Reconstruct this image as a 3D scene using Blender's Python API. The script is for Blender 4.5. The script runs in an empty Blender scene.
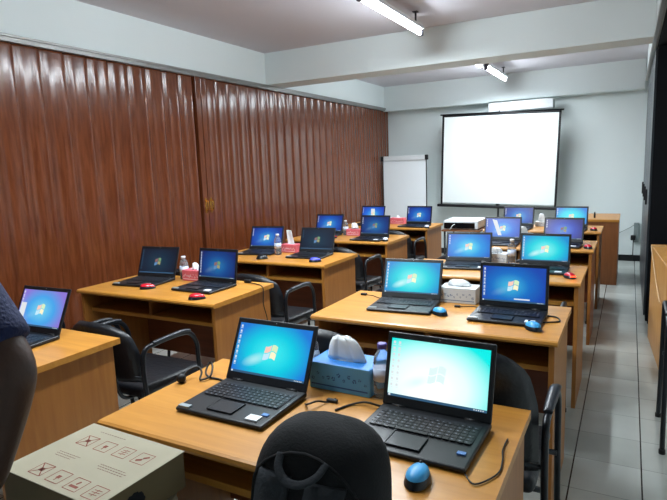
import bpy, bmesh, math, random
from mathutils import Vector, Matrix, noise
random.seed(7)
S = bpy.context.scene
COL = S.collection
PI = math.pi

def srgb(r, g, b, a=1.0):
    def f(c):
        c /= 255.0
        return c/12.92 if c <= .04045 else ((c+.055)/1.055)**2.4
    return (f(r), f(g), f(b), a)

# ------------------------------------------------------------------ materials
MATS = {}
def new_mat(name):
    m = bpy.data.materials.new(name); m.use_nodes = True
    nt = m.node_tree; nt.nodes.clear()
    o = nt.nodes.new('ShaderNodeOutputMaterial'); b = nt.nodes.new('ShaderNodeBsdfPrincipled')
    nt.links.new(b.outputs[0], o.inputs[0])
    MATS[name] = m
    return m, nt, b
def plain(name, col, rough=.5, metal=0, spec=.5, var=.06, scale=8, bump=0, bscale=60, coat=0, trans=0, ior=1.45, emit=None, es=0):
    m, nt, b = new_mat(name)
    N = nt.nodes.new; L = nt.links.new
    tc = N('ShaderNodeTexCoord'); no = N('ShaderNodeTexNoise'); no.inputs['Scale'].default_value = scale
    no.inputs['Detail'].default_value = 4
    L(tc.outputs['Object'], no.inputs['Vector'])
    mx = N('ShaderNodeMix'); mx.data_type = 'RGBA'
    mx.inputs[6].default_value = tuple(c*(1-var) for c in col[:3])+(1,)
    mx.inputs[7].default_value = tuple(min(1, c*(1+var)) for c in col[:3])+(1,)
    L(no.outputs[0], mx.inputs[0]); L(mx.outputs[2], b.inputs['Base Color'])
    b.inputs['Roughness'].default_value = rough; b.inputs['Metallic'].default_value = metal
    b.inputs['Specular IOR Level'].default_value = spec; b.inputs['Coat Weight'].default_value = coat
    b.inputs['Coat Roughness'].default_value = .15
    b.inputs['Transmission Weight'].default_value = trans; b.inputs['IOR'].default_value = ior
    if emit: b.inputs['Emission Color'].default_value = emit; b.inputs['Emission Strength'].default_value = es
    if bump:
        n2 = N('ShaderNodeTexNoise'); n2.inputs['Scale'].default_value = bscale
        L(tc.outputs['Object'], n2.inputs['Vector'])
        bp = N('ShaderNodeBump'); bp.inputs['Strength'].default_value = bump; bp.inputs['Distance'].default_value = .01
        L(n2.outputs[0], bp.inputs['Height']); L(bp.outputs[0], b.inputs['Normal'])
    return m
def wood(name, c1, c2, axis='X', rough=.35, coat=.25, stretch=14, freq=1.6):
    m, nt, b = new_mat(name)
    N = nt.nodes.new; L = nt.links.new
    tc = N('ShaderNodeTexCoord'); mp = N('ShaderNodeMapping')
    sc = {'X': (freq, freq*stretch, freq*stretch), 'Y': (freq*stretch, freq, freq*stretch), 'Z': (freq*stretch, freq*stretch, freq)}[axis]
    mp.inputs['Scale'].default_value = sc
    L(tc.outputs['Object'], mp.inputs['Vector'])
    no = N('ShaderNodeTexNoise'); no.inputs['Scale'].default_value = 1.7; no.inputs['Detail'].default_value = 6
    no.inputs['Distortion'].default_value = .6
    L(mp.outputs[0], no.inputs['Vector'])
    r = N('ShaderNodeValToRGB'); r.color_ramp.elements[0].position = .3; r.color_ramp.elements[1].position = .72
    r.color_ramp.elements[0].color = c1; r.color_ramp.elements[1].color = c2
    L(no.outputs[0], r.inputs[0]); L(r.outputs[0], b.inputs['Base Color'])
    b.inputs['Roughness'].default_value = rough; b.inputs['Coat Weight'].default_value = coat
    b.inputs['Coat Roughness'].default_value = .2
    return m

M = {}
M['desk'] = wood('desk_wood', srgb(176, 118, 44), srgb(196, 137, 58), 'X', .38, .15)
M['desk_v_shade'] = wood('desk_side_shaded_wood', srgb(146, 90, 34), srgb(166, 108, 44), 'Z', .45, .1)  # desk wood darkened: the shade on the side panels is in the colour
M['desk_in_shade'] = wood('desk_panel_shaded_wood', srgb(112, 58, 30), srgb(130, 70, 38), 'X', .45, .1)  # reddish brown with the modesty panel's shade mixed into the colour
M['teacher'] = wood('teacher_desk_wood', srgb(122, 72, 36), srgb(140, 86, 44), 'Z', .45, .1)
M['door'] = wood('folding_door_wood', srgb(86, 41, 20), srgb(111, 60, 34), 'Z', .16, .0, stretch=9, freq=2.6)
M['track'] = plain('track_metal', srgb(150, 150, 148), .35, .6)
M['gold'] = plain('brass', srgb(205, 150, 70), .25, 1)
M['wall'] = plain('wall_paint', srgb(226, 235, 235), .75, var=.02, scale=2)
M['ceil'] = plain('ceiling_paint', srgb(216, 213, 220), .8, var=.02, scale=2)
M['black_base'] = plain('black_baseboard', srgb(16, 18, 22), .4)
M['lap'] = plain('laptop_plastic', srgb(22, 24, 28), .42, var=.1, scale=60)
M['lapdeck'] = plain('laptop_deck', srgb(34, 37, 43), .38, var=.08, scale=60)
M['key'] = plain('laptop_keys', srgb(20, 22, 28), .38)
M['keyp'] = plain('key_print', srgb(120, 126, 140), .6)
M['sticker_w'] = plain('white_sticker', srgb(225, 230, 235), .4)
M['sticker_g'] = plain('grey_sticker', srgb(150, 160, 165), .35)
M['sticker_b'] = plain('blue_sticker', srgb(90, 130, 190), .35)
M['blackrub'] = plain('black_rubber', srgb(15, 16, 18), .55)
M['vinyl'] = plain('black_vinyl', srgb(20, 22, 27), .42, bump=.25, bscale=40)
M['tube'] = plain('black_painted_steel', srgb(24, 27, 32), .28, .3)
M['armpad'] = plain('black_arm_plastic', srgb(34, 38, 44), .3)
M['white'] = plain('white_plastic', srgb(222, 226, 228), .4)
M['offwhite'] = plain('projector_grey', srgb(206, 210, 212), .4)
M['darkglass'] = plain('dark_gloss', srgb(14, 15, 18), .12)
M['screenw'] = plain('projection_fabric', srgb(236, 242, 242), .9, var=.01)
M['boardw'] = plain('whiteboard_surface', srgb(240, 246, 250), .25, var=.01)
M['blackcab'] = plain('black_cabinet_paint', srgb(6, 8, 14), .7, spec=.2)
M['cab_sheen'] = plain('cabinet_face_sheen', srgb(42, 50, 56), .35)  # black cabinet face painted grey to imitate a grazing reflection
M['fabric'] = plain('backpack_fabric', srgb(12, 14, 17), .9, bump=.15, bscale=220)
M['strap'] = plain('backpack_webbing', srgb(40, 44, 49), .9, bump=.2, bscale=160)
M['card'] = plain('carton_white', srgb(152, 145, 124), .75, var=.04, scale=10)
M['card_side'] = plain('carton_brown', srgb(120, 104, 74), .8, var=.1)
M['card_kraft'] = plain('carton_kraft', srgb(130, 100, 64), .8, var=.1)
M['red_ink'] = plain('dark_red_ink', srgb(128, 72, 60), .8)
M['grey_ink'] = plain('grey_ink', srgb(120, 96, 84), .8)
M['black_ink'] = plain('black_ink', srgb(22, 24, 32), .7)
M['crumple'] = plain('crumpled_paper', srgb(160, 150, 125), .6, bump=.5, bscale=30)
M['skin'] = plain('skin', srgb(68, 46, 36), .5, bump=.08, bscale=120)
M['navy'] = plain('navy_cotton', srgb(24, 34, 72), .85, bump=.3, bscale=150)
M['trouser'] = plain('dark_trousers', srgb(30, 32, 38), .85)
M['hair'] = plain('black_hair', srgb(12, 10, 9), .6, bump=.6, bscale=90)
M['eye'] = plain('eye_white', srgb(225, 222, 215), .3)
M['lip'] = plain('lip', srgb(96, 50, 42), .5)
M['tissue'] = plain('tissue_paper', srgb(232, 236, 238), .9, var=.02)
M['tissue'].node_tree.nodes['Principled BSDF'].inputs['Subsurface Weight'].default_value = .0
M['tb_blue'] = plain('blue_carton', srgb(52, 128, 205), .45)
M['tb_blue2'] = plain('pale_blue_carton', srgb(92, 165, 215), .45)
M['tb_white'] = plain('white_carton', srgb(205, 212, 216), .5)
M['tb_pink'] = plain('pink_carton', srgb(205, 96, 108), .5)
M['ink_navy'] = plain('navy_ink', srgb(44, 84, 150), .6)
M['ink_blue'] = plain('blue_ink', srgb(96, 122, 158), .6)
M['ink_white'] = plain('white_ink', srgb(232, 210, 214), .6)
M['cap_purple'] = plain('purple_cap', srgb(86, 70, 150), .4)
M['cap_white'] = plain('white_cap', srgb(225, 228, 232), .4)
M['label_blue'] = plain('bottle_label', srgb(196, 206, 226), .4)
M['plast'] = plain('clear_bottle_plastic', srgb(235, 240, 245), .08, trans=.9, ior=1.2)
M['m_blue'] = plain('blue_mouse_plastic', srgb(62, 152, 208), .4)
M['m_red'] = plain('red_mouse_plastic', srgb(190, 28, 44), .25, coat=.4)
M['m_black'] = plain('black_mouse_plastic', srgb(20, 22, 26), .3)
M['m_violet'] = plain('violet_mouse_plastic', srgb(70, 76, 190), .3)
M['m_white'] = plain('white_mouse_plastic', srgb(210, 215, 225), .3)
M['m_led'] = plain('red_led', srgb(255, 70, 40), .3, emit=srgb(255, 60, 30), es=3)
M['stool'] = plain('stool_plastic', srgb(30, 32, 36), .5)
M['lamp_cap'] = plain('lamp_holder_dark', srgb(46, 40, 52), .5)
M['wood_r'] = wood('right_desk_wood', srgb(176, 122, 58), srgb(198, 146, 78), 'Z', .45, .15)
M['purple'] = plain('dark_purple_cloth', srgb(40, 22, 58), .8)
M['beige'] = plain('beige_plastic', srgb(200, 176, 140), .6)
M['greybox'] = plain('grey_box_paint', srgb(128, 140, 140), .5)

EXPO = .78
DSC = 2**-EXPO
TUBE_STRENGTH = 38
m, nt, b = new_mat('fluorescent_tube')
b.inputs['Base Color'].default_value = (1, 1, 1, 1)
b.inputs['Emission Color'].default_value = srgb(238, 248, 255); b.inputs['Emission Strength'].default_value = TUBE_STRENGTH
M['glow'] = m

# floor tiles
m, nt, b = new_mat('floor_tiles')
N = nt.nodes.new; L = nt.links.new
tc = N('ShaderNodeTexCoord'); mp = N('ShaderNodeMapping')
T = .287
mp.inputs['Location'].default_value = (.1875/T, -2.4553/T, 0); mp.inputs['Scale'].default_value = (1/T, 1/T, 1)
L(tc.outputs['Object'], mp.inputs['Vector'])
sx = N('ShaderNodeSeparateXYZ'); L(mp.outputs[0], sx.inputs[0])
def mth(op, a, bb=None):
    n = N('ShaderNodeMath'); n.operation = op
    if isinstance(a, (int, float)): n.inputs[0].default_value = a
    else: L(a, n.inputs[0])
    if bb is not None:
        if isinstance(bb, (int, float)): n.inputs[1].default_value = bb
        else: L(bb, n.inputs[1])
    return n.outputs[0]
def line(o, w):
    fr = mth('FRACT', o); d = mth('ABSOLUTE', mth('SUBTRACT', fr, .5))
    return mth('GREATER_THAN', d, .5-w)
lx = line(sx.outputs[0], .011); ly = line(sx.outputs[1], .008)
wn = N('ShaderNodeTexWhiteNoise'); wn.noise_dimensions = '2D'
cb = N('ShaderNodeCombineXYZ'); L(mth('FLOOR', sx.outputs[0]), cb.inputs[0]); L(mth('FLOOR', sx.outputs[1]), cb.inputs[1])
L(cb.outputs[0], wn.inputs['Vector'])
no = N('ShaderNodeTexNoise'); no.inputs['Scale'].default_value = 3; no.inputs['Detail'].default_value = 5
L(tc.outputs['Object'], no.inputs['Vector'])
mixv = mth('ADD', mth('MULTIPLY', wn.outputs[0], .35), mth('MULTIPLY', no.outputs[0], .65))
r = N('ShaderNodeValToRGB'); r.color_ramp.elements[0].position = .2; r.color_ramp.elements[1].position = .8
r.color_ramp.elements[0].color = srgb(176, 180, 174); r.color_ramp.elements[1].color = srgb(208, 213, 208)
L(mixv, r.inputs[0])
m1 = N('ShaderNodeMix'); m1.data_type = 'RGBA'; L(lx, m1.inputs[0]); L(r.outputs[0], m1.inputs[6]); m1.inputs[7].default_value = srgb(40, 42, 42)
m2 = N('ShaderNodeMix'); m2.data_type = 'RGBA'; L(mth('MULTIPLY', ly, .45), m2.inputs[0]); L(m1.outputs[2], m2.inputs[6]); m2.inputs[7].default_value = srgb(50, 52, 52)
L(m2.outputs[2], b.inputs['Base Color']); b.inputs['Roughness'].default_value = .26
M['floor'] = m

def display_mat(name, centre, mid, edge, cx=.5, cy=.45, rad=.55, blob=.35, strength=1.0, p=(.3, .3), streak=0):
    """lit LCD: soft radial wallpaper with one light sweep, over the display's own UVs"""
    m, nt, b = new_mat(name)
    N = nt.nodes.new; L = nt.links.new
    tc = N('ShaderNodeTexCoord')
    def dist(px, py, sxx, syy, rot=0):
        mp = N('ShaderNodeMapping'); mp.vector_type = 'TEXTURE'
        mp.inputs['Location'].default_value = (px, py, 0); mp.inputs['Scale'].default_value = (sxx, syy, 1)
        mp.inputs['Rotation'].default_value = (0, 0, rot)
        L(tc.outputs['UV'], mp.inputs['Vector'])
        ln = N('ShaderNodeVectorMath'); ln.operation = 'LENGTH'; L(mp.outputs[0], ln.inputs[0])
        return ln.outputs['Value']
    r = N('ShaderNodeValToRGB'); cr = r.color_ramp
    cr.elements[0].color = centre; cr.elements[0].position = .12
    cr.elements[1].color = edge; cr.elements[1].position = 1
    e = cr.elements.new(.55); e.color = mid
    L(dist(cx, cy, rad, rad*1.25), r.inputs[0])
    r2 = N('ShaderNodeValToRGB'); r2.color_ramp.elements[0].color = (blob,)*3+(1,); r2.color_ramp.elements[1].color = (0, 0, 0, 1)
    r2.color_ramp.elements[1].position = 1; r2.color_ramp.elements[0].position = .15
    L(dist(p[0], p[1], .22, .11, .75), r2.inputs[0])
    mx = N('ShaderNodeMix'); mx.data_type = 'RGBA'; L(r2.outputs[0], mx.inputs[0]); L(r.outputs[0], mx.inputs[6])
    mx.inputs[7].default_value = srgb(215, 250, 250)
    L(mx.outputs[2], b.inputs['Emission Color']); b.inputs['Emission Strength'].default_value = strength*DSC
    b.inputs['Base Color'].default_value = (.005, .005, .008, 1); b.inputs['Roughness'].default_value = .3
    return m
def emis(name, col, s):
    m, nt, b = new_mat(name); b.inputs['Base Color'].default_value = (.01, .01, .01, 1)
    b.inputs['Emission Color'].default_value = col; b.inputs['Emission Strength'].default_value = s*DSC
    return m

# ------------------------------------------------------------------ mesh helpers
def bx(bm, x0, x1, y0, y1, z0, z1, bev=0, seg=2, mi=0, mat=None):
    g = bmesh.ops.create_cube(bm, size=1)
    vs = g['verts']
    Mx = Matrix.Translation(((x0+x1)/2, (y0+y1)/2, (z0+z1)/2)) @ Matrix.Diagonal((x1-x0, y1-y0, z1-z0, 1))
    bmesh.ops.transform(bm, matrix=Mx, verts=vs)
    fs = set(f for v in vs for f in v.link_faces)
    for f in fs: f.material_index = mi
    if bev:
        es = list(set(e for v in vs for e in v.link_edges))
        r = bmesh.ops.bevel(bm, geom=es, offset=bev, segments=seg, profile=.5, affect='EDGES', material=-1)
        fs = set(f for f in fs if f.is_valid) | set(r['faces'])
        vs = list(set(v for f in fs for v in f.verts))
        for f in fs: f.material_index = mi
    if mat is not None: bmesh.ops.transform(bm, matrix=mat, verts=vs)
    return vs
def tube(bm, pts, r, seg=10, mi=0, closed=False, flat=1.0, caps=True):
    pts = [Vector(p) for p in pts]; n = len(pts); rings = []
    up = Vector((0, 0, 1)); prev = None
    rr = r if isinstance(r, (list, tuple)) else [r]*n
    for i, p in enumerate(pts):
        if closed: t = (pts[(i+1) % n]-pts[i-1]).normalized()
        else: t = (pts[min(i+1, n-1)]-pts[max(i-1, 0)]).normalized()
        if prev is None:
            a = t.cross(up)
            if a.length < .05: a = t.cross(Vector((0, 1, 0)))
            a.normalize()
        else:
            a = (prev-t*prev.dot(t))
            a = a.normalized() if a.length > 1e-6 else t.cross(up).normalized()
        prev = a; bvec = t.cross(a).normalized()
        rings.append([bm.verts.new(p+a*math.cos(2*PI*k/seg)*rr[i]+bvec*math.sin(2*PI*k/seg)*rr[i]*flat) for k in range(seg)])
    m_ = n if closed else n-1
    for i in range(m_):
        A, B = rings[i], rings[(i+1) % n]
        for k in range(seg):
            f = bm.faces.new((A[k], A[(k+1) % seg], B[(k+1) % seg], B[k])); f.material_index = mi; f.smooth = True
    if not closed and caps:
        for R in (rings[0], rings[-1]):
            try: f = bm.faces.new(R); f.material_index = mi
            except ValueError: pass
    return rings
def smooth_path(pts, n=6):
    pts = [Vector(p) for p in pts]; out = []
    for i in range(len(pts)-1):
        p0 = pts[max(i-1, 0)]; p1 = pts[i]; p2 = pts[i+1]; p3 = pts[min(i+2, len(pts)-1)]
        for k in range(n):
            t = k/n
            out.append(.5*((2*p1)+(-p0+p2)*t+(2*p0-5*p1+4*p2-p3)*t*t+(-p0+3*p1-3*p2+p3)*t**3))
    out.append(pts[-1]); return out
def lathe(bm, prof, seg=20, mi=0, c=(0, 0)):
    rings = []
    for (r, z) in prof:
        rings.append([bm.verts.new((c[0]+r*math.cos(2*PI*k/seg), c[1]+r*math.sin(2*PI*k/seg), z)) for k in range(seg)])
    for i in range(len(rings)-1):
        for k in range(seg):
            f = bm.faces.new((rings[i][k], rings[i][(k+1) % seg], rings[i+1][(k+1) % seg], rings[i+1][k])); f.smooth = True; f.material_index = mi
    bm.faces.new(list(reversed(rings[0]))).material_index = mi; bm.faces.new(rings[-1]).material_index = mi
def cyl(bm, p, q, r, seg=14, mi=0): return tube(bm, [p, q], r, seg, mi)
def sheet(bm, fn, nu, nv, mi=0, smooth=True, uv=False):
    g = [[bm.verts.new(fn(i/nu, j/nv)) for j in range(nv+1)] for i in range(nu+1)]
    fs = []
    for i in range(nu):
        for j in range(nv):
            f = bm.faces.new((g[i][j], g[i+1][j], g[i+1][j+1], g[i][j+1])); f.smooth = smooth; f.material_index = mi; fs.append(f)
    return g, fs
def obj(name, bm, mats, parent=None, loc=None, rot=None):
    bmesh.ops.recalc_face_normals(bm, faces=bm.faces) if not bm.faces.layers.int.get('keep') else None
    me = bpy.data.meshes.new(name); bm.to_mesh(me); bm.free()
    if not isinstance(mats, (list, tuple)): mats = [mats]
    for m in mats: me.materials.append(m)
    o = bpy.data.objects.new(name, me); COL.objects.link(o)
    if parent: o.parent = parent
    if loc: o.location = loc
    if rot: o.rotation_euler = rot
    return o
def thing(name, label, cat, loc=(0, 0, 0), rz=0, group=None):
    o = bpy.data.objects.new(name, None); COL.objects.link(o); o.empty_display_size = .05
    o.location = loc; o.rotation_euler = (0, 0, rz)
    return tag(o, label, cat, group)
def tag(o, label, cat, group=None):
    o['label'] = label; o['category'] = cat
    if group: o['group'] = group
    return o
def struct(name, bm, m):
    o = obj(name, bm, m); o['kind'] = 'structure'; return o
def dup(root, loc, rz, label, group=None, mats=None):
    def cp(o, par):
        c = o.copy(); COL.objects.link(c); c.parent = par
        for ch in KIDS.get(o.name, ()): cp(ch, c)
        return c
    r = cp(root, None); r.location = loc; r.rotation_euler = (0, 0, rz); r['label'] = label
    if group: r['group'] = group
    return r
KIDS = {}
def note(o):
    KIDS[o.name] = [c for c in bpy.data.objects if c.parent == o]
    for c in KIDS[o.name]: note(c)
B = bmesh.new
TOP = .75

# ------------------------------------------------------------------ room shell
XL, XR, YB, YF, ZC = -3.55, 1.0, 8.6, -1.6, 2.69
ZH = 2.345
bm = B(); bx(bm, XL-.1, XR+.1, YF-.1, YB+.1, -.1, 0); struct('floor', bm, M['floor'])
bm = B(); bx(bm, XL-.1, XR+.1, YF-.1, YB+.1, ZC, ZC+.1); struct('ceiling', bm, M['ceil'])
bm = B(); bx(bm, XL-.1, XR+.1, YB, YB+.1, 0, ZC); struct('wall_back', bm, M['wall'])
bm = B(); bx(bm, XL-.1, XR+.1, YF-.1, YF, 0, ZC); struct('wall_front', bm, M['wall'])
bm = B(); bx(bm, XL-.2, XL-.1, YF, YB, 0, ZC); struct('wall_left', bm, M['wall'])
bm = B(); bx(bm, XR, XR+.1, YF, YB, 0, ZC); struct('wall_right', bm, M['wall'])
bm = B(); bx(bm, XL-.1, XL+.012, YF, YB, ZH, ZC); struct('trim_1', bm, M['wall'])            # header above the folding door
bm = B(); bx(bm, XL+.012, .13, 5.104, 5.42, ZH+.012, ZC, .004, 1); struct('trim_2', bm, M['wall'])    # ceiling beam
bm = B(); bx(bm, XL+.012, .13, YB-.2, YB, ZH-.03, ZC); struct('trim_3', bm, M['wall'])
bm = B(); bx(bm, .13, XR, YF, 7.7, ZH, ZC, 0); struct('trim_4', bm, M['wall'])
bm = B(); bx(bm, .16, XR, YF, 7.7, ZH-.012, ZH, 0); struct('trim_5', bm, M['blackcab'])  # black sheet added under the header to make its underside dark
bm = B(); bx(bm, .118, .15, YF, 7.7, ZH-.02, ZH+.008, .003, 1); struct('trim_6', bm, M['track'])
bm = B(); bx(bm, XL+.012, -1.87, YB-.225, YB-.2, ZH-.045, ZH-.02, 0); struct('trim_7', bm, M['wall'])
bm = B(); bx(bm, -1.5, .13, YB-.21, YB-.2, ZH-.015, ZH-.003, 0); struct('trim_8', bm, M['wall'])
bm = B(); bx(bm, XL, XR, YB-.015, YB, 0, .085, .003, 1); struct('baseboard_back', bm, M['black_base'])

# ------------------------------------------------------------------ folding door
door = thing('folding_door', 'brown woodgrain accordion folding partition running along the whole left side', 'folding door', (XL, 3.5, 0))
def pleated(y0, y1, per, amp):
    bm = B(); pts = []; y = y0; k = 0
    n = int(round((y1-y0)/per)); per = (y1-y0)/n
    for i in range(n):
        a = y0+i*per
        pts += [(a, -amp*.35), (a+per*.07, amp*.4), (a+per*.16, amp), (a+per*.30, amp*.75), (a+per*.50, amp*.55), (a+per*.70, amp*.75), (a+per*.84, amp), (a+per*.93, amp*.4)]
    pts.append((y1, -amp*.35))
    rows = [[bm.verts.new((x, yy-3.5, zz)) for yy, x in pts] for zz in (.012, .03, ZH-.05, ZH-.03)]
    for lo, hi in zip(rows, rows[1:]):
        for i in range(len(pts)-1):
            f = bm.faces.new((lo[i], lo[i+1], hi[i+1], hi[i])); f.smooth = True
    # thickness
    r = bmesh.ops.extrude_face_region(bm, geom=list(bm.faces))
    bmesh.ops.translate(bm, vec=(-.012, 0, 0), verts=[v for v in r['geom'] if isinstance(v, bmesh.types.BMVert)])
    return bm
obj('folding_panel', pleated(YF, 3.955, .185, .013), M['door'], door)
obj('folding_panel', pleated(4.095, YB-.02, .165, .012), M['door'], door)
for yy in (3.99, 4.06):
    bm = B(); bx(bm, -.012, .03, yy-3.5-.032, yy-3.5+.032, .012, ZH-.03, .005, 2); st = obj('lead_post', bm, M['door'], door)
    bm = B(); tube(bm, smooth_path([(.03, yy-3.5, 1.085), (.055, yy-3.5, 1.09), (.06, yy-3.5, 1.13), (.055, yy-3.5, 1.17), (.03, yy-3.5, 1.175)], 4), .007, 8)
    bx(bm, .029, .033, yy-3.5-.011, yy-3.5+.011, 1.06, 1.20, .001, 1)
    obj('handle', bm, M['gold'], st)
bm = B(); bx(bm, -.015, .04, YF-3.5, YB-3.52, ZH-.035, ZH-.006, .002, 1); bx(bm, .012, .045, YF-3.5, YB-3.52, ZH-.006, ZH+.012, .002, 1)
obj('track', bm, M['track'], door)

# ------------------------------------------------------------------ ceiling lamps
def lamp(y0, y1, x, label):
    t = thing('fluorescent_lamp', label, 'lamp', (x, (y0+y1)/2, ZC), 0, 'ceiling tube lamps')
    h = (y1-y0)/2
    bm = B(); bx(bm, -.042, .042, -h+.03, h-.03, -.128, -.10, .006, 2); obj('housing', bm, M['white'], t)
    for s in (-1, 1):
        bm = B(); bx(bm, -.02, .02, s*h-.018, s*h+.018, -.172, -.10, .006, 2); obj('lamp_holder', bm, M['lamp_cap'], t)
        bm = B(); cyl(bm, (0, s*(h-.12), -.095), (0, s*(h-.12), 0), .008, 10); bx(bm, -.022, .022, s*(h-.12)-.022, s*(h-.12)+.022, -.008, 0, .002, 1); obj('hanger', bm, M['lamp_cap'], t)
    bm = B(); cyl(bm, (0, -h+.02, -.15), (0, h-.02, -.15), .017, 16); obj('tube', bm, M['glow'], t)
    ld = bpy.data.lights.new('tube_light', 'AREA'); ld.shape = 'RECTANGLE'; ld.size = .06; ld.size_y = (y1-y0)-.06
    ld.energy = LAMP_W; ld.color = (.86, .95, 1.0); ld.spread = math.radians(168)
    lo_ = bpy.data.objects.new('tube_light', ld); COL.objects.link(lo_); lo_.parent = t; lo_.location = (0, 0, -.172)
    return t
LAMP_W = 21
lamp(.95, 2.15, -1.61, 'added fluorescent tube nearest the camera, out of view, brightening the foreground')  # unseen tube added to brighten the foreground
lamp(2.22, 3.38, -1.61, 'lit fluorescent tube hanging above the nearer desks, just past the photo\'s top edge')  # unseen tube completing the pair, added to light the nearer desks
lamp(3.45, 4.65, -1.61, 'lit fluorescent tube at the top of the photo, in front of the ceiling beam')
lamp(5.50, 6.64, -1.57, 'lit fluorescent tube just beyond the ceiling beam, mostly hidden by it')
lamp(6.80, 7.93, -1.55, 'lit fluorescent tube farthest away, right above the projection screen')

# ------------------------------------------------------------------ desks
W, D = 1.10, .56
def make_desk():
    t = thing('computer_desk', '', 'desk')
    bm = B()
    # rounded front nosing
    prof = [(-.0, -.013), (.003, -.004), (.011, 0), (D, 0), (D, -.025), (.011, -.025), (.003, -.021)]
    L_, R_ = [], []
    for (y, z) in prof:
        L_.append(bm.verts.new((0, y, TOP+z))); R_.append(bm.verts.new((W, y, TOP+z)))
    n = len(prof)
    for i in range(n):
        bm.faces.new((L_[i], L_[(i+1) % n], R_[(i+1) % n], R_[i]))
    bm.faces.new(L_); bm.faces.new(list(reversed(R_)))
    obj('desktop', bm, M['desk'], t)
    for x in (.012, W-.034):
        bm = B(); bx(bm, x, x+.022, .02, D-.03, 0, TOP-.025, .0015, 1); obj('side_panel', bm, M['desk_v_shade'], t)
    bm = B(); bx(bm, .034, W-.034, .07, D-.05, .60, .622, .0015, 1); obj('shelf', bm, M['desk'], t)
    bm = B(); bx(bm, W/2-.011, W/2+.011, .075, D-.05, .622, TOP-.025, .001, 1); obj('divider', bm, M['desk_v_shade'], t)
    bm = B(); bx(bm, .034, W-.034, D-.05, D-.03, .22, TOP-.025, .0015, 1); obj('modesty_panel', bm, M['desk_in_shade'], t)
    return t
YR = [.967, 2.172, 3.282, 4.518, 5.674]; YL = [1.0, 2.168, 3.366, 4.548, 5.676]
RX, LX = -1.319, -1.912-W
RLAB = ['light wood two-seat desk in the foreground, carrying the blue tissue box',
        'light wood desk directly behind the foreground desk, with the white floral tissue box',
        'light wood desk with a clear bottle, third from the camera in the right column',
        'light wood desk, fourth from the camera in the right column, under the white-streaked screen',
        'light wood desk of the right column nearest the teacher\'s desk']
LLAB = ['wood desk at the left edge beside the standing person, with one lit laptop',
        'wood desk with two red mice and a pink tissue box near the folding door',
        'wood desk of the left column whose pink tissue box holds an upright white tissue',
        'wood desk of the left column where a mouse glows red, fourth from the camera',
        'wood desk of the left column farthest away, in front of the flip chart board']
d0 = make_desk(); note(d0)
d0.location = (RX, YR[0], 0); d0['label'] = RLAB[0]; d0['group'] = 'two-seat classroom desks'
for i in range(1, 5): dup(d0, (RX, YR[i], 0), 0, RLAB[i])
for i in range(5): dup(d0, (LX, YL[i], 0), 0, LLAB[i])

# teacher's desk
t = thing('teacher_desk', 'brown wooden teacher\'s desk with closed front in the far right aisle by the screen', 'desk', (-.72, 6.87, 0))
bm = B(); bx(bm, 0, .635, -.01, .76, TOP-.03, TOP, .003, 1); obj('desktop', bm, M['desk'], t)
bm = B(); bx(bm, .01, .63, .0, .02, .0, TOP-.03, .001, 1); obj('front_panel', bm, M['teacher'], t)
for x in (.01, .608):
    bm = B(); bx(bm, x, x+.022, .02, .74, 0, TOP-.03, .001, 1); obj('side_panel', bm, M['teacher'], t)
bm = B(); bx(bm, .032, .608, .05, .7, .58, .6); obj('shelf', bm, M['teacher'], t)
bm = B(); lathe(bm, [(.010, 0), (.011, .05), (.007, .055), (.007, .07)], 10)
tag(obj('marker_pen', bm, M['blackrub'], None, (-.345, 7.05, TOP)), 'short black marker standing on the teacher\'s desk', 'pen')

# ------------------------------------------------------------------ laptops
LW, LD, LH = .31, .228, .208
def flag(bm, mi0, s=1.0, cx=0, cz=.105, y=-.0012, glow=None):
    # waving four-pane window mark
    if glow is not None:
        vs = [bm.verts.new((cx+.021*s*math.cos(a), y+.0003, cz+.021*s*math.sin(a))) for a in [2*PI*k/24 for k in range(24)]]
        bm.faces.new(vs).material_index = glow
    for q, (ix, iz) in enumerate(((0, 1), (1, 1), (0, 0), (1, 0))):
        n = 5; lo = []; hi = []
        for k in range(n+1):
            u = (ix + k/n*.9)/2 - .475
            w = .10*math.sin(u*6+.6)
            x = u*.034*s
            z0 = (iz*.5 - .475 + w)*.032*s; z1 = (iz*.5 -.475 + .44 + w)*.032*s
            sk = .12
            lo.append(bm.verts.new((cx+x+z0*sk, y, cz+z0))); hi.append(bm.verts.new((cx+x+z1*sk, y, cz+z1)))
        for k in range(n):
            bm.faces.new((lo[k], lo[k+1], hi[k+1], hi[k])).material_index = mi0+q
ICON_GLARE = emis('icons_and_glare', srgb(235, 240, 245), .9)  # also colours the painted reflection streak on one screen
BAR = emis('taskbar', srgb(60, 110, 150), .6)
FR, FG, FB, FY = emis('flag_red', srgb(250, 205, 190), 1), emis('flag_green', srgb(215, 240, 195), 1), emis('flag_blue', srgb(195, 235, 252), 1), emis('flag_yellow', srgb(255, 246, 205), 1)
ICONP = emis('faint_mark', srgb(226, 250, 250), 1)
FRd, FGd, FBd, FYd = emis('dim_flag_red', srgb(150, 110, 110), .8), emis('dim_flag_green', srgb(120, 165, 120), .8), emis('dim_flag_blue', srgb(100, 150, 200), .8), emis('dim_flag_yellow', srgb(170, 165, 120), .8)
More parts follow.
